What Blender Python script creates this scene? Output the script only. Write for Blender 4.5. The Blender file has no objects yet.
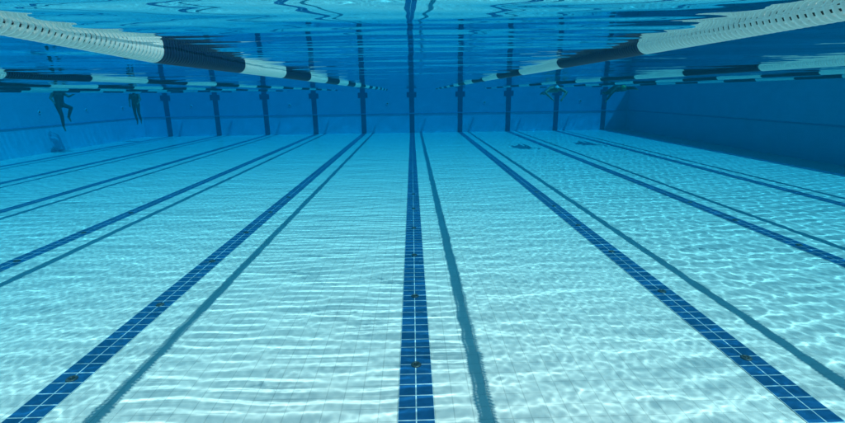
import bpy, bmesh, math, random
import numpy as np
from mathutils import Vector, Matrix
random.seed(7)
rng = np.random.default_rng(11)
S = bpy.context.scene
C = S.collection
R = math.radians

# ------------------------------------------------------------------ dimensions (metres, floor at z = 0)
WATER = 2.210                     # water level
XL, XR = -13.75, 11.25            # side walls
YB, YN = 24.08, -6.0              # end wall, near limit of what is built
CAM = (0.0088, 0.0, 1.9785)
ROPES = [(-11.25, 1.2, 9.0), (-8.75, 1.2, 8.6), (-6.25, 1.22, 8.3), (-3.75, 1.165, 4.45), (-1.25, 1.12, 2.39),
         (1.25, 1.365, 2.52), (3.75, 1.40, 5.0), (6.25, 1.2, 8.3), (8.75, 1.2, 9.4)]

# ------------------------------------------------------------------ helpers
def obj(name, bm, m, parent=None, smooth=False):
    me = bpy.data.meshes.new(name)
    bm.to_mesh(me); bm.free()
    me.materials.append(m)
    if smooth:
        me.polygons.foreach_set('use_smooth', [True] * len(me.polygons))
    o = bpy.data.objects.new(name, me)
    C.objects.link(o)
    if parent: o.parent = parent
    return o

def tag(o, label, cat, group=None):
    o['label'] = label; o['category'] = cat
    if group: o['group'] = group
    return o

def empty(name, loc, rz=0):
    o = bpy.data.objects.new(name, None); C.objects.link(o)
    o.empty_display_size = .1
    o.location = loc; o.rotation_euler = (0, 0, rz)
    return o

def structure(o, kind='structure'):
    o['kind'] = kind
    return o

def box(bm, x0, x1, y0, y1, z0, z1, bev=0):
    r = bmesh.ops.create_cube(bm, size=1)
    vs = r['verts']
    for v in vs:
        v.co = Vector(((x0 + x1) / 2 + v.co.x * (x1 - x0), (y0 + y1) / 2 + v.co.y * (y1 - y0), (z0 + z1) / 2 + v.co.z * (z1 - z0)))
    if bev:
        es = list({e for v in vs for e in v.link_edges})
        bmesh.ops.bevel(bm, geom=es, offset=bev, segments=2, affect='EDGES', profile=.5)

def lathe(bm, prof, n=32, axis='y', mat=None, close=False):
    """revolve (r, t) pairs about an axis"""
    rings = []
    for r, t in prof:
        ring = []
        for i in range(n):
            a = 2 * math.pi * i / n
            c, s = r * math.cos(a), r * math.sin(a)
            p = (c, t, s) if axis == 'y' else ((c, s, t) if axis == 'z' else (t, c, s))
            ring.append(bm.verts.new(p))
        rings.append(ring)
    k = len(rings)
    for j in range(k if close else k - 1):
        a, b = rings[j], rings[(j + 1) % k]
        for i in range(n):
            bm.faces.new((a[i], a[(i + 1) % n], b[(i + 1) % n], b[i]))
    bmesh.ops.recalc_face_normals(bm, faces=bm.faces)

# ------------------------------------------------------------------ materials
def newmat(name):
    m = bpy.data.materials.new(name); m.use_nodes = True
    nt = m.node_tree; nt.nodes.clear()
    out = nt.nodes.new('ShaderNodeOutputMaterial')
    return m, nt, out

def N(nt, typ, **kw):
    n = nt.nodes.new(typ)
    for k, v in kw.items():
        if k in n.inputs: n.inputs[k].default_value = v
        else: setattr(n, k, v)
    return n

def simple(name, col, rough=.5, var=.12, scale=6, spec=.5):
    m, nt, out = newmat(name)
    p = N(nt, 'ShaderNodeBsdfPrincipled', Roughness=rough)
    p.inputs['Specular IOR Level'].default_value = spec
    tc = N(nt, 'ShaderNodeTexCoord')
    nz = N(nt, 'ShaderNodeTexNoise', Scale=scale, Detail=5.0)
    nt.links.new(tc.outputs['Object'], nz.inputs['Vector'])
    mx = N(nt, 'ShaderNodeMix', data_type='RGBA')
    mx.inputs[6].default_value = (*[c * (1 - var) for c in col], 1)
    mx.inputs[7].default_value = (*[min(1, c * (1 + var)) for c in col], 1)
    nt.links.new(nz.outputs['Fac'], mx.inputs[0])
    nt.links.new(mx.outputs[2], p.inputs['Base Color'])
    nt.links.new(p.outputs[0], out.inputs['Surface'])
    return m

def tiles(name, c1, c2, grout, w, h, mortar, plane='xy', ox=0, oy=0, rough=.35, stain=.1, spec=.4):
    """square tiling laid out in object space, with dirt of its own shape"""
    m, nt, out = newmat(name)
    p = N(nt, 'ShaderNodeBsdfPrincipled', Roughness=rough)
    p.inputs['Specular IOR Level'].default_value = spec
    tc = N(nt, 'ShaderNodeTexCoord')
    sx = N(nt, 'ShaderNodeSeparateXYZ'); nt.links.new(tc.outputs['Object'], sx.inputs[0])
    cb = N(nt, 'ShaderNodeCombineXYZ')
    a, b = {'xy': (0, 1), 'xz': (0, 2), 'yz': (1, 2)}[plane]
    aa = N(nt, 'ShaderNodeMath', operation='ADD'); aa.inputs[1].default_value = ox + 100 * w
    ab = N(nt, 'ShaderNodeMath', operation='ADD'); ab.inputs[1].default_value = oy + 100 * h
    nt.links.new(sx.outputs[a], aa.inputs[0]); nt.links.new(sx.outputs[b], ab.inputs[0])
    nt.links.new(aa.outputs[0], cb.inputs[0]); nt.links.new(ab.outputs[0], cb.inputs[1])
    br = nt.nodes.new('ShaderNodeTexBrick')
    br.offset = 0; br.squash = 1
    br.inputs['Scale'].default_value = 1
    br.inputs['Brick Width'].default_value = w
    br.inputs['Row Height'].default_value = h
    br.inputs['Mortar Size'].default_value = mortar
    br.inputs['Mortar Smooth'].default_value = .2
    br.inputs['Color1'].default_value = (*c1, 1)
    br.inputs['Color2'].default_value = (*c2, 1)
    br.inputs['Mortar'].default_value = (*grout, 1)
    nt.links.new(cb.outputs[0], br.inputs['Vector'])
    nz = N(nt, 'ShaderNodeTexNoise', Scale=1.7, Detail=7.0, Roughness=.65)
    nt.links.new(tc.outputs['Object'], nz.inputs['Vector'])
    rp = N(nt, 'ShaderNodeMapRange'); rp.inputs[1].default_value = .3; rp.inputs[2].default_value = .7
    rp.inputs[3].default_value = 1 - stain; rp.inputs[4].default_value = 1
    nt.links.new(nz.outputs['Fac'], rp.inputs[0])
    ml = N(nt, 'ShaderNodeVectorMath', operation='SCALE')
    nt.links.new(br.outputs['Color'], ml.inputs[0]); nt.links.new(rp.outputs[0], ml.inputs['Scale'])
    nt.links.new(ml.outputs[0], p.inputs['Base Color'])
    nt.links.new(p.outputs[0], out.inputs['Surface'])
    return m

M_floor = tiles('white_floor_tile', (.86, .70, .64), (.815, .66, .605), (.62, .505, .465), .121, .121, .0035, stain=.12)
M_line = tiles('navy_lane_tile', (.009, .080, .22), (.006, .058, .17), (.55, .60, .62), .118, .121, .0042, ox=.118, stain=.25, rough=.3)
M_wall_xz = tiles('blue_wall_tile', (.18, .55, .68), (.17, .525, .655), (.14, .455, .58), .25, .125, .004, plane='xz', stain=.12)
M_wall_yz = tiles('blue_side_wall_tile', (.18, .55, .68), (.17, .525, .655), (.14, .455, .58), .25, .125, .004, plane='yz', stain=.12)
M_low_xz = tiles('pale_blue_wall_tile', (.24, .68, .80), (.225, .65, .77), (.18, .55, .68), .25, .125, .004, plane='xz', stain=.14)  # the wall blue made paler, for the band below the ledge
M_low_yz = tiles('pale_blue_side_wall_tile', (.24, .68, .80), (.225, .65, .77), (.18, .55, .68), .25, .125, .004, plane='yz', stain=.14)
M_target = tiles('navy_wall_tile', (.010, .045, .17), (.008, .04, .15), (.03, .10, .24), .125, .125, .004, plane='xz', ox=.0625, stain=.2)
M_ledge = simple('dark_blue_ledge_tile', (.08, .28, .44), .4)
M_white = simple('white_float_plastic', (.95, .85, .79), .35, .06, 9)
M_navy = simple('navy_float_plastic', (.009, .035, .095), .35, .2, 9)
M_core = simple('dark_core_hole_shade', (.008, .008, .009), .7)
M_steel = simple('dark_drain_metal', (.03, .04, .045), .45, .3, 60)
M_pale = simple('pale_inlet_plastic', (.55, .62, .66), .4)
M_skin = simple('skin', (.22, .14, .10), .5)
M_suit = simple('dark_swimsuit', (.010, .012, .02), .6)
M_cap = simple('yellow_cap', (.45, .40, .10), .4)
M_hair = simple('dark_hair', (.02, .014, .01), .6)

def water_mat():
    m, nt, out = newmat('water')
    g = N(nt, 'ShaderNodeBsdfGlass', Roughness=0.0, IOR=1.333)
    t = N(nt, 'ShaderNodeBsdfTransparent')
    fr = N(nt, 'ShaderNodeFresnel', IOR=1.333)
    mr = N(nt, 'ShaderNodeMapRange'); mr.inputs[3].default_value = 1.0; mr.inputs[4].default_value = 1.0
    nt.links.new(fr.outputs[0], mr.inputs[0])
    mx = N(nt, 'ShaderNodeMixShader')
    nt.links.new(mr.outputs[0], mx.inputs[0])
    nt.links.new(t.outputs[0], mx.inputs[1]); nt.links.new(g.outputs[0], mx.inputs[2])
    nt.links.new(mx.outputs[0], out.inputs['Surface'])
    return m
M_water = water_mat()

# ------------------------------------------------------------------ floor and lane lines
bm = bmesh.new()
vs = [bm.verts.new(p) for p in ((XL - .3, YN, 0), (XR + .3, YN, 0), (XR + .3, YB + .3, 0), (XL - .3, YB + .3, 0))]
bm.faces.new(vs)
floor = structure(obj('pool_floor', bm, M_floor))

# ------------------------------------------------------------------ water surface: a height field of wind ripples and swell
def water_surface():
    ys = [YN]
    while ys[-1] < YB:
        y = ys[-1]
        ys.append(y + (.05 if y < .0 else min(.05, .0125 + max(0, y - 5.5) * .0013)))
    ys[-1] = YB; ys = np.array(ys)
    xs = [XL]
    while xs[-1] < XR:
        x = xs[-1]
        xs.append(x + min(.045, .0135 + max(0, abs(x) - 4.2) * .0035))
    xs[-1] = XR; xs = np.array(xs)
    X, Y = np.meshgrid(xs, ys)
    Z = np.zeros_like(X)
    # (wavelength, direction in degrees from +y, slope rms, spread, count, lane weighting)
    def field(n, lam, dl, ang, da, slope):
        h = np.zeros_like(X)
        for i in range(n):
            l = lam * math.exp(rng.normal() * dl); k = 2 * math.pi / l
            a = R(ang + rng.normal() * da)
            h += np.cos(k * (X * math.sin(a) + Y * math.cos(a)) + rng.uniform(0, 6.28)) * slope / k
        return h * math.sqrt(2 / n)
    lane = (X + 13.75) / 2.5
    li = np.floor(lane).astype(int)
    def w(tab):                       # smooth weight per lane (ropes damp the ripples between lanes)
        t = np.array([tab.get(i, tab['*']) for i in range(-1, 12)])
        f = lane - .5; i0 = np.floor(f).astype(int); u = np.clip((f - i0 - .5) * 6 + .5, 0, 1)
        u = u * u * (3 - 2 * u)
        return t[np.clip(i0 + 1, 0, 12)] * (1 - u) + t[np.clip(i0 + 2, 0, 12)] * u
    def soft(h, a): return a * np.tanh(h / a)
    Z += field(10, 2.6, .35, 4, 14, .009)
    Z += field(16, .80, .35, 3, 12, .012)
    Z += field(16, .27, .28, 3, 16, .0105)
    k = 2 * math.pi / .125
    Z += soft(field(18, .125, .16, 2, 6, 1.0) * .0135, .0155 / k) * w({5: 1, '*': .15, 6: .25, 7: .2})
    k = 2 * math.pi / .11
    Z += soft(field(34, .11, .30, 14, 60, 1.0) * .009, .014 / k) * w({4: .45, 5: .25, 6: .5, 7: .45, 8: .1, 9: .1, 10: .1, 3: .7, 2: .6, '*': .2})
    k = 2 * math.pi / .065
    Z += soft(field(30, .065, .2, 20, 80, 1.0) * .006, .009 / k) * w({3: .5, 4: .9, 5: .5, 6: .8, 7: .6, '*': 0})
    k = 2 * math.pi / .2
    Z += soft(field(34, .20, .28, 12, 60, 1.0) * .0185, .029 / k) * w({4: .2, 5: .1, 6: .22, 7: .8, 8: 1.1, 9: 1, 10: 1, 3: .3, '*': .4})
    ny, nx = X.shape
    co = np.stack([X, Y, Z + WATER], -1).reshape(-1, 3).astype(np.float32)
    i = np.arange(ny * nx).reshape(ny, nx)
    q = np.stack([i[:-1, :-1], i[:-1, 1:], i[1:, 1:], i[1:, :-1]], -1).reshape(-1, 4)
    me = bpy.data.meshes.new('water')
    me.vertices.add(len(co)); me.vertices.foreach_set('co', co.ravel())
    me.loops.add(q.size); me.loops.foreach_set('vertex_index', q.ravel().astype(np.int32))
    me.polygons.add(len(q)); me.polygons.foreach_set('loop_start', np.arange(0, q.size, 4, dtype=np.int32))
    me.update(calc_edges=True)
    me.polygons.foreach_set('use_smooth', np.ones(len(q), dtype=bool))
    me.materials.append(M_water)
    o = bpy.data.objects.new('water', me); C.objects.link(o)
    print('water verts', len(co), 'rms', Z.std(), Z.min(), Z.max())
    return structure(o)
water = water_surface()
water.cycles.is_caustics_caster = True
floor.cycles.is_caustics_receiver = True


# ------------------------------------------------------------------ lane lines painted in tile on the floor
NAMES = {-5: 'farthest left lane line, close along the foot of the left wall', -4: 'fourth lane line left of the middle one',
         -3: 'third lane line left of the middle one', -2: 'second lane line left of the middle one',
         -1: 'first lane line left of the middle one, running to the lower left corner', 0: 'middle lane line running straight away from the viewer',
         1: 'first lane line right of the middle one, running to the lower right corner', 2: 'second lane line right of the middle one',
         3: 'third lane line right of the middle one', 4: 'farthest right lane line, beside the shaded right wall'}
for n in range(-5, 5):
    bm = bmesh.new()
    box(bm, -.118, .118, YN + .1, YB - .02, .0, .005)
    o = obj('lane_line', bm, M_line)
    o.location = (2.5 * n, 0, .001)
    tag(o, 'navy tiled ' + NAMES[n], 'lane line', 'dark tiled lines along the pool floor')

# small dark drain fittings set into the lines
ORD = ['nearest', 'second nearest', 'third nearest', 'fourth nearest', 'fifth nearest', 'sixth nearest']
LN = {-2: 'second line left of the middle', -1: 'first line left of the middle', 0: 'middle line', 1: 'first line right of the middle', 2: 'second line right of the middle'}
def drain_proto():
    r = empty('floor_drain', (0, 0, 0))
    bm = bmesh.new(); lathe(bm, [(.022, .004), (.026, .011), (.040, .010), (.046, .003), (.046, 0)], 28, 'z')
    obj('rim', bm, M_steel, r, True)
    bm = bmesh.new()
    for k in range(6):
        a = k * math.pi / 3
        bmesh.ops.create_cube(bm, size=1, matrix=Matrix.Rotation(a, 4, 'Z') @ Matrix.Translation((.012, 0, .006)) @ Matrix.Diagonal((.022, .005, .005, 1)))
    lathe(bm, [(.001, .010), (.008, .009), (.009, .004)], 12, 'z')
    obj('grate', bm, M_steel, r)
    bm = bmesh.new(); lathe(bm, [(.0005, .002), (.024, .002)], 20, 'z')
    obj('cover', bm, M_core, r)
    return r
def copy_tree(o, parent=None):
    c = o.copy(); C.objects.link(c)
    if parent: c.parent = parent
    for ch in list(o.children): copy_tree(ch, c)
    return c
proto = drain_proto(); used = False
for n in (0, -1, 1, -2, 2):
    y0 = {0: 3.02, -1: 2.95, 1: 3.0}.get(n, 5.5)
    for k in range(6 if abs(n) < 2 else 3):
        d = copy_tree(proto) if used else proto
        used = True
        d.scale = (.85, .85, .8)
        d.location = (2.5 * n + .004, y0 + k * 1.2, .0062)
        tag(d, f'small dark round drain, {ORD[k]} on the {LN[n]}', 'drain', 'round drains set in the lane lines')

# ------------------------------------------------------------------ pool walls
def inlet(parent, loc, rotz):
    bm = bmesh.new(); lathe(bm, [(.035, -.012), (.040, -.02), (.055, -.022), (.065, -.012), (.068, 0)], 24, 'y')
    o = obj('water_inlet', bm, M_pale, parent, True)
    bm = bmesh.new(); lathe(bm, [(.001, -.006), (.037, -.008)], 20, 'y')
    obj('nozzle', bm, M_core, o)
    o.location = loc; o.rotation_euler = (0, 0, rotz)
TOP = WATER + .10
ew = empty('pool_end_wall', (-1.25, YB, 0))
tag(ew, 'blue tiled far end wall with dark vertical lane targets', 'wall')
bm = bmesh.new(); box(bm, XL - .3 + 1.25, XR + .3 + 1.25, 0, .3, 0, TOP); obj('wall_panel', bm, M_wall_xz, ew)
bm = bmesh.new(); box(bm, XL + 1.30, XR + 1.20, -.03, .01, .975, 1.015, .008); obj('ledge', bm, M_ledge, ew)
bm = bmesh.new(); box(bm, XL + 1.26, XR + 1.24, -.004, .01, .002, .974); obj('lower_panel', bm, M_low_xz, ew)
for n in range(-5, 5):
    bm = bmesh.new()
    zc = 1.93
    pts = [(-.125, .006), (.125, .006), (.125, zc - .13), (.245, zc - .13), (.245, zc + .13), (.125, zc + .13), (.125, TOP - .02),
           (-.125, TOP - .02), (-.125, zc + .13), (-.245, zc + .13), (-.245, zc - .13), (-.125, zc - .13)]
    f = bm.faces.new([bm.verts.new((x, -.008, z)) for x, z in pts])
    e = bmesh.ops.extrude_face_region(bm, geom=[f])
    for v in [v for v in e['geom'] if isinstance(v, bmesh.types.BMVert)]: v.co.y = .004
    bmesh.ops.recalc_face_normals(bm, faces=bm.faces)
    o = obj('lane_target', bm, M_target, ew); o.location = (2.5 * n + 1.25, 0, 0)
for x in (-11.25, -6.25, -1.25, 3.75, 8.75): inlet(ew, (x + 1.25, 0, 1.50), 0)

lw = empty('pool_side_wall', (XL, 9, 0))
tag(lw, 'sunlit blue tiled side wall on the left with a thin dark ledge', 'wall')
bm = bmesh.new(); box(bm, -.3, 0, YN - 9, YB - 9 - .002, 0, TOP); obj('wall_panel', bm, M_wall_yz, lw)
bm = bmesh.new(); box(bm, -.01, .03, YN - 9, YB - 9 - .05, .975, 1.015, .008); obj('ledge', bm, M_ledge, lw)
bm = bmesh.new(); box(bm, -.01, .004, YN - 9, YB - 9 - .006, .002, .974); obj('lower_panel', bm, M_low_yz, lw)
for y in (12.5, 15, 17.5, 20, 22.5): inlet(lw, (0, y - 9, 1.5), R(90))
rw = empty('pool_side_wall', (XR, 9, 0))
tag(rw, 'shaded dark blue side wall on the right with a thin dark ledge', 'wall')
bm = bmesh.new(); box(bm, 0, .3, YN - 9, YB - 9 - .002, 0, TOP); obj('wall_panel', bm, M_wall_yz, rw)
bm = bmesh.new(); box(bm, -.03, .01, YN - 9, YB - 9 - .05, .975, 1.015, .008); obj('ledge', bm, M_ledge, rw)

# ------------------------------------------------------------------ lane ropes
PITCH, SLIM = .0285, .83
def slim(bm):
    bmesh.ops.scale(bm, vec=(SLIM, 1, SLIM), verts=bm.verts)
    return bm
def float_unit_bm(n=13):
    """one wave-breaking float: a rounded rim and a skirt pierced by a row of holes"""
    bm = bmesh.new()
    rs, hw = .0585, PITCH / 2
    ts = [-hw, hw * .10, hw * .88, hw]            # the rim sits on the first half of the skirt
    cols = []
    for i in range(n * 2):
        a = 2 * math.pi * (i + (0 if i % 2 == 0 else .1)) / (n * 2)
        cols.append([bm.verts.new((rs * math.cos(a), t, rs * math.sin(a))) for t in ts])
    for i in range(n * 2):
        a, b = cols[i], cols[(i + 1) % (n * 2)]
        for j in range(3):
            if j == 1 and i % 2 == 0: continue
            bm.faces.new((a[j], b[j], b[j + 1], a[j + 1]))
    rim = [(.0580, -hw), (.0690, -hw + .0003), (.0704, -hw + .0018), (.0709, -hw + .0040), (.0704, -hw + .0064), (.0688, -hw + .0080), (.0580, -hw + .0084)]
    lathe(bm, rim, 40, 'y')
    return slim(bm)
def ribbed_bm(L, pitch, n, cap=True):
    bm = bmesh.new()
    k = max(2, int(L / pitch)); p = L / k
    prof = [(.03, 0)]
    for i in range(k):
        t = i * p
        prof += [(.056, t + .0005 * p), (.068, t + .04 * p), (.070, t + .17 * p), (.068, t + .30 * p), (.056, t + .34 * p), (.056, t + .95 * p)]
    prof += [(.03, L)]
    lathe(bm, prof, n, 'y')
    return slim(bm)
disc_mesh = {}
for nm, m in (('white', M_white), ('navy', M_navy)):
    bm = float_unit_bm(); o = obj('float_disc', bm, m, None, True); disc_mesh[nm] = o.data
    bpy.data.objects.remove(o)
RL = {-11.25: 'floating lane rope closest to the left side wall, thin in the distance', -8.75: 'floating lane rope second from the left side wall',
      -6.25: 'floating lane rope third to the left of the viewer', -3.75: 'floating lane rope second to the left of the viewer',
      -1.25: 'large white and navy floating lane rope nearest on the upper left', 1.25: 'large white and navy floating lane rope nearest on the upper right',
      3.75: 'floating lane rope second to the right of the viewer', 6.25: 'floating lane rope third to the right of the viewer',
      8.75: 'floating lane rope closest to the shaded right wall'}
for X, seg, first in ROPES:
    near = abs(X) < 2
    r = empty('lane_rope', (X, 0, WATER + .012))
    tag(r, RL[X], 'lane rope', 'lane ropes floating at the surface')
    # first = where a white section ends (near ropes and left second rope) or begins
    white_ends = X in (-1.25, 1.25, -3.75, 3.75, 8.75)
    k0 = -int((first + 3.0) / seg)
    ms = {}
    y = first + k0 * seg; k = k0
    while y < YB - .5:
        before_first_is_white = (k % 2 != 0)        # k = -1 is the section that ends at `first`
        white = before_first_is_white if white_ends else not before_first_is_white
        nm = 'white' if white else 'navy'
        L = min(seg, YB - .35 - y)
        detailed = near and k in (-1, 0)
        if detailed:
            bm = bmesh.new(); lathe(bm, [(.012, .002), (.036, .002), (.036, L - .002), (.012, L - .002)], 24, 'y'); slim(bm)  # near-black core: the shade inside the float holes is put into its colour
            s = obj('float_section', bm, M_core, r, False); s.location = (0, y, 0)
            cnt = int(round(L / PITCH)); p = L / cnt
            for i in range(cnt):
                d = bpy.data.objects.new('float_disc', disc_mesh[nm]); C.objects.link(d)
                d.parent = s; d.location = (0, (i + .5) * p, 0); d.rotation_euler = (0, .02 * i + rng.normal() * .02, 0)
                d.scale = (1, p / PITCH, 1)
        else:
            key = (nm, round(L, 3))
            if key not in ms:
                bm = ribbed_bm(L, PITCH if (near or y < 9) else .06, 28 if near else 18)
                s = obj('float_section', bm, M_white if white else M_navy, r, False)
                ms[key] = s.data
            else:
                s = bpy.data.objects.new('float_section', ms[key]); C.objects.link(s); s.parent = r
            s.location = (0, y, rng.normal() * .003)
        if X == -1.25:                                  # this rope hangs a little lower further out
            z0, z1 = np.interp([y, y + L], [1.3, 2.39], [.015, -.022])
            s.location.z = z0; s.rotation_euler.x = math.atan2(z1 - z0, L)
        y += seg; k += 1
    bm = bmesh.new(); lathe(bm, [(.006, -3.5), (.006, YB)], 8, 'y'); obj('cable', bm, M_core, r)

# ------------------------------------------------------------------ swimmers
def capsule(bm, a, b, ra, rb, n=14):
    a, b = Vector(a), Vector(b)
    d = b - a; L = d.length
    q = d.to_track_quat('Y', 'Z').to_matrix().to_4x4() if L > 1e-6 else Matrix.Identity(4)
    b2 = bmesh.new()
    prof = [(max(.0004, ra * math.sin(t)), -ra * math.cos(t)) for t in np.linspace(0.05, math.pi / 2, 5)]
    prof += [(max(.0004, rb * math.cos(t)), L + rb * math.sin(t)) for t in np.linspace(0, math.pi / 2 - .05, 5)]
    lathe(b2, prof, n, 'y')
    bmesh.ops.contextual_create(b2, geom=[e for e in b2.edges if e.is_boundary])
    bmesh.ops.holes_fill(b2, edges=[e for e in b2.edges if e.is_boundary])
    tmp = bpy.data.meshes.new('tmp'); b2.transform(Matrix.Translation(a) @ q); b2.to_mesh(tmp); b2.free()
    bm.from_mesh(tmp); bpy.data.meshes.remove(tmp)
def ellipsoid(bm, c, r, rot=None):
    M = Matrix.Translation(c) @ (rot.to_4x4() if rot else Matrix.Identity(4)) @ Matrix.Diagonal((*r, 1))
    bmesh.ops.create_uvsphere(bm, u_segments=20, v_segments=14, radius=1, matrix=M)
def person(name_loc, rz, J, head_dir, label, suit, suitmat, cap):
    """J: joints in metres about the pelvis; a body of tapered limbs fused into one continuous skin"""
    V = {k: Vector(v) for k, v in J.items()}
    bm = bmesh.new()
    pel, che, nk = V['pelvis'], V['chest'], V['neck']
    mid = (pel + che) / 2
    side = (V['shoulder_r'] - V['shoulder_l']).normalized()
    capsule(bm, pel + side * .07, mid + side * .05, .115, .105); capsule(bm, pel - side * .07, mid - side * .05, .115, .105)
    capsule(bm, mid + side * .05, che + side * .07, .105, .12); capsule(bm, mid - side * .05, che - side * .07, .105, .12)
    capsule(bm, che, nk, .10, .06)
    hd = Vector(head_dir).normalized(); up = (V['head'] - nk).normalized()
    hc = V['head']
    capsule(bm, nk, hc, .058, .06)
    right = hd.cross(up).normalized(); up2 = right.cross(hd).normalized()
    rm = Matrix((right, hd, up2)).transposed()
    ellipsoid(bm, hc, (.076, .095, .115), rm)
    ellipsoid(bm, hc + hd * .03 - up2 * .05, (.058, .065, .065), rm)            # jaw
    ellipsoid(bm, hc + hd * .098 - up2 * .018, (.014, .022, .026), rm)            # nose
    ellipsoid(bm, hc + hd * .082 - up2 * .062, (.026, .014, .010), rm)            # lips
    for s in (-1, 1):
        ellipsoid(bm, hc + right * .076 * s - up2 * .012, (.012, .022, .032), rm) # ears
        ellipsoid(bm, hc + hd * .083 + right * .032 * s + up2 * .008, (.018, .012, .012), rm)
        t = 'r' if s > 0 else 'l'
        sh, elb, wr = V['shoulder_' + t], V['elbow_' + t], V['wrist_' + t]
        capsule(bm, che * .6 + nk * .4, sh, .085, .068); capsule(bm, sh, elb, .062, .043); capsule(bm, elb, wr, .045, .028)
        hdv = (wr - elb).normalized(); ps = hdv.cross(Vector((.2, .3, 1))).normalized()
        palm = wr + hdv * .085
        for q in (-.026, -.009, .009, .026): capsule(bm, wr + ps * q * .5, palm + ps * q, .017, .014, 10)
        for i, q in enumerate((-.033, -.011, .011, .031)):
            Lf = (.062, .074, .078, .068)[i]; nrm = hdv.cross(ps)
            k1 = palm + ps * q + hdv * Lf * .55
            capsule(bm, palm + ps * q, k1, .0105, .0095, 8); capsule(bm, k1, k1 + hdv * Lf * .45 + nrm * .012, .0095, .008, 8)
        capsule(bm, wr + hdv * .03 + ps * .02, wr + hdv * .075 + ps * .058, .013, .0105, 8)
        capsule(bm, wr + hdv * .075 + ps * .058, wr + hdv * .105 + ps * .062, .0105, .009, 8)
        hip, kn, an, toe = pel + side * .095 * s, V['knee_' + t], V['ankle_' + t], V['toe_' + t]
        capsule(bm, hip, kn, .092, .058)
        cal = kn.lerp(an, .3); capsule(bm, kn, cal, .055, .056); capsule(bm, cal, an, .056, .036)
        capsule(bm, an, toe, .038, .024)
    me = bpy.data.meshes.new('tmp'); bm.to_mesh(me); bm.free()
    o = bpy.data.objects.new('tmp', me); C.objects.link(o)
    md = o.modifiers.new('r', 'REMESH'); md.mode = 'VOXEL'; md.voxel_size = .0095
    ms = o.modifiers.new('s', 'SMOOTH'); ms.iterations = 2; ms.factor = .5
    dg = bpy.context.evaluated_depsgraph_get(); ev = o.evaluated_get(dg)
    body = bpy.data.meshes.new_from_object(ev); body.name = 'body'
    bpy.data.objects.remove(o)
    body.polygons.foreach_set('use_smooth', [True] * len(body.polygons))
    body.materials.clear(); body.materials.append(M_skin)
    root = empty('person', name_loc, rz)
    tag(root, label, 'person')
    b = bpy.data.objects.new('body', body); C.objects.link(b); b.parent = root
    def shell(nm, test, mat, off):
        bm = bmesh.new(); bm.from_mesh(body)
        nrm = {v.index: v.normal.copy() for v in bm.verts}
        bmesh.ops.delete(bm, geom=[f for f in bm.faces if not test(f.calc_center_median())], context='FACES')
        for v in bm.verts: v.co += v.normal * off
        return obj(nm, bm, mat, root, True)
    def near_seg(p, a, b, r):
        d = b - a; t = max(0, min(1, (p - a).dot(d) / d.dot(d)))
        return (p - a - d * t).length < r
    hipl, hipr = pel - side * .095, pel + side * .095
    if suit != 'trunks':
        segs = [(pel, che, .24), (che, nk - (nk - che) * .2, .2)]
        for t, h in (('l', hipl), ('r', hipr)):
            segs += [(h, V['knee_' + t], .13), (V['knee_' + t], V['knee_' + t].lerp(V['ankle_' + t], .85), .075)]
        if suit == 'full':
            for t in 'lr': segs += [(V['shoulder_' + t], V['elbow_' + t], .09), (V['elbow_' + t], V['wrist_' + t], .06)]
    else:
        segs = [(pel, pel.lerp(che, .15), .20)] + [(h, h.lerp(V['knee_' + t], .45), .14) for t, h in (('l', hipl), ('r', hipr))]
    shell('swimsuit', lambda p: any(near_seg(p, *s) for s in segs) and not any(suit != 'full' and near_seg(p, V['elbow_' + t], V['wrist_' + t], .07) for t in 'lr'), suitmat, .005)
    shell('swim_cap' if cap else 'hair', lambda p: (p - hc).length < .16 and (p - hc).dot(up2) > .025 + .35 * max(0, (p - hc).dot(hd)), cap or M_hair, .006)
    return root

J1 = dict(pelvis=(0, 0, 0), chest=(.02, 0, .36), neck=(.02, 0, .54), head=(.03, 0, .70),
          shoulder_l=(.02, .19, .47), shoulder_r=(.02, -.19, .47), elbow_l=(.18, .30, .30), elbow_r=(-.05, -.28, .26), wrist_l=(.40, .24, .36), wrist_r=(.10, -.34, .14),
          knee_l=(.36, .12, -.12), ankle_l=(.16, .12, -.48), toe_l=(.22, .13, -.64), knee_r=(.10, -.10, -.43), ankle_r=(.08, -.10, -.83), toe_r=(.14, -.11, -1.0))
p1 = person((-12.95, 17.5, 1.76), R(-10), J1, (1, 0, 0), 'swimmer in a dark suit treading water with one knee bent, near the left wall', 'wetsuit', M_suit, None)
p1.scale = (.94, .94, .94)
J2 = dict(pelvis=(0, 0, 0), chest=(0, -.02, .36), neck=(0, -.02, .54), head=(0, -.03, .70),
          shoulder_l=(.19, 0, .47), shoulder_r=(-.19, 0, .47), elbow_l=(.29, -.08, .26), elbow_r=(-.27, .0, .24), wrist_l=(.24, -.24, .10), wrist_r=(-.24, -.10, .02),
          knee_l=(.11, -.10, -.42), ankle_l=(.10, .08, -.80), toe_l=(.11, .02, -.96), knee_r=(-.10, -.02, -.43), ankle_r=(-.07, .05, -.84), toe_r=(-.07, -.01, -1.0))
p2 = person((-12.4, 21.3, 1.68), R(8), J2, (0, -1, 0), 'swimmer in a dark suit hanging upright in the water by the far left corner', 'wetsuit', M_suit, None)
p2.scale = (.88, .88, .88)
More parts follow.
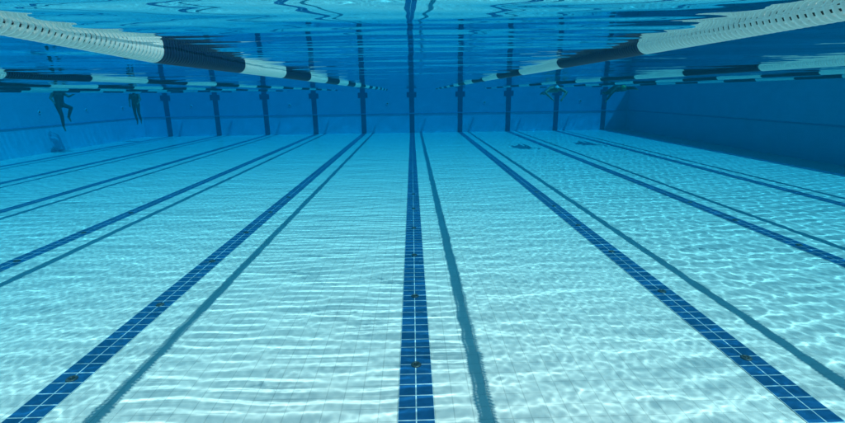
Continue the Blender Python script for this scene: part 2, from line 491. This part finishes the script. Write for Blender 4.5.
# swimmers stretched out near the surface, coming towards the viewer (-y)
J3 = dict(pelvis=(0, 0, 0), chest=(0, -.36, .02), neck=(0, -.54, .04), head=(0, -.68, .02),
          shoulder_l=(.19, -.48, .02), shoulder_r=(-.19, -.48, .02), elbow_l=(.36, -.62, -.10), elbow_r=(-.36, -.60, -.10), wrist_l=(.20, -.76, -.28), wrist_r=(-.18, -.74, -.30),
          knee_l=(.12, .42, -.06), ankle_l=(.12, .82, -.02), toe_l=(.12, .98, -.05), knee_r=(-.12, .40, -.12), ankle_r=(-.10, .80, -.12), toe_r=(-.10, .96, -.16))
person((4.95, 16.6, WATER - .16), 0, J3, (0, -.9, -.35), 'bare armed swimmer gliding at the surface before the second wall target from the right', 'trunks', M_ledge, M_pale)
J4 = dict(J3); J4.update(elbow_l=(.34, -.74, .02), wrist_l=(.30, -1.0, -.02), elbow_r=(-.40, -.58, -.16), wrist_r=(-.56, -.66, -.36), knee_r=(-.16, .38, -.16))
person((7.62, 17.4, WATER - .16), 0, J4, (.1, -.9, -.3), 'dark suited swimmer stroking near the surface by the far right corner', 'full', M_suit, M_cap)

# ------------------------------------------------------------------ water body: light dies away blue with distance
def haze_mat():
    m, nt, out = newmat('water_haze')
    v = N(nt, 'ShaderNodeVolumePrincipled')
    v.inputs['Color'].default_value = (.0, .030, .034, 1)
    v.inputs['Absorption Color'].default_value = (.0, .632, .872, 1)
    v.inputs['Density'].default_value = .285
    v.inputs['Anisotropy'].default_value = .2
    nt.links.new(v.outputs[0], out.inputs['Volume'])
    return m
bm = bmesh.new(); box(bm, XL - 2, XR + 2, YN - 1, YB + 2, -1, WATER + .35)
haze = structure(obj('haze', bm, haze_mat()), 'stuff')

for o in C.objects:
    if o.parent and o.parent.name.split('.')[0] in ('lane_rope', 'float_section'):
        o.visible_transmission = False      # lets the refraction solver walk across a rope; rope shadows, reflections and view stay
    if o.type == 'MESH' and o.name not in ('water', 'haze'):
        o.cycles.is_caustics_receiver = True

# ------------------------------------------------------------------ camera
cd = bpy.data.cameras.new('camera'); cam = bpy.data.objects.new('camera', cd); C.objects.link(cam)
cd.sensor_width = 36; cd.lens = 455 / 845 * 36; cd.clip_end = 500; cd.clip_start = .02
pit, roll, yaw = .2538, -.0139, -.0195
rot = Matrix.Rotation(yaw, 3, 'Z') @ Matrix.Rotation(math.pi / 2 - pit, 3, 'X') @ Matrix.Rotation(roll, 3, 'Z')
cam.matrix_world = Matrix.Translation(CAM) @ rot.to_4x4()
S.camera = cam

# ------------------------------------------------------------------ light
to_sun = Vector((.515, -.315, 1)).normalized()
el = math.asin(to_sun.z); az = math.atan2(to_sun.x, to_sun.y)
w = bpy.data.worlds.new('World'); S.world = w; w.use_nodes = True
nt = w.node_tree; nt.nodes.clear()
sky = nt.nodes.new('ShaderNodeTexSky'); sky.sky_type = 'NISHITA'; sky.sun_disc = False
sky.sun_elevation = el; sky.sun_rotation = az
bg = nt.nodes.new('ShaderNodeBackground'); bg.inputs['Strength'].default_value = .06
wo = nt.nodes.new('ShaderNodeOutputWorld')
nt.links.new(sky.outputs[0], bg.inputs[0]); nt.links.new(bg.outputs[0], wo.inputs[0])
ld = bpy.data.lights.new('sun', 'SUN'); ld.energy = 5; ld.angle = R(.53); ld.color = (1, .88, .78)
ld.cycles.is_caustics_light = True
sun = bpy.data.objects.new('sun', ld); C.objects.link(sun)
sun.rotation_euler = to_sun.to_track_quat('Z', 'Y').to_euler()
sun.location = (5, -5, 30)

cy = S.cycles
cy.max_bounces = 10; cy.diffuse_bounces = 4; cy.glossy_bounces = 4; cy.transmission_bounces = 6; cy.volume_bounces = 2
cy.transparent_max_bounces = 8; cy.caustics_refractive = True; cy.caustics_reflective = True
cy.sample_clamp_indirect = 6
cy.use_denoising = True
S.view_settings.view_transform = 'Standard'; S.view_settings.look = 'None'
S.view_settings.gamma = 1; S.view_settings.use_curve_mapping = False
S.view_settings.exposure = .82
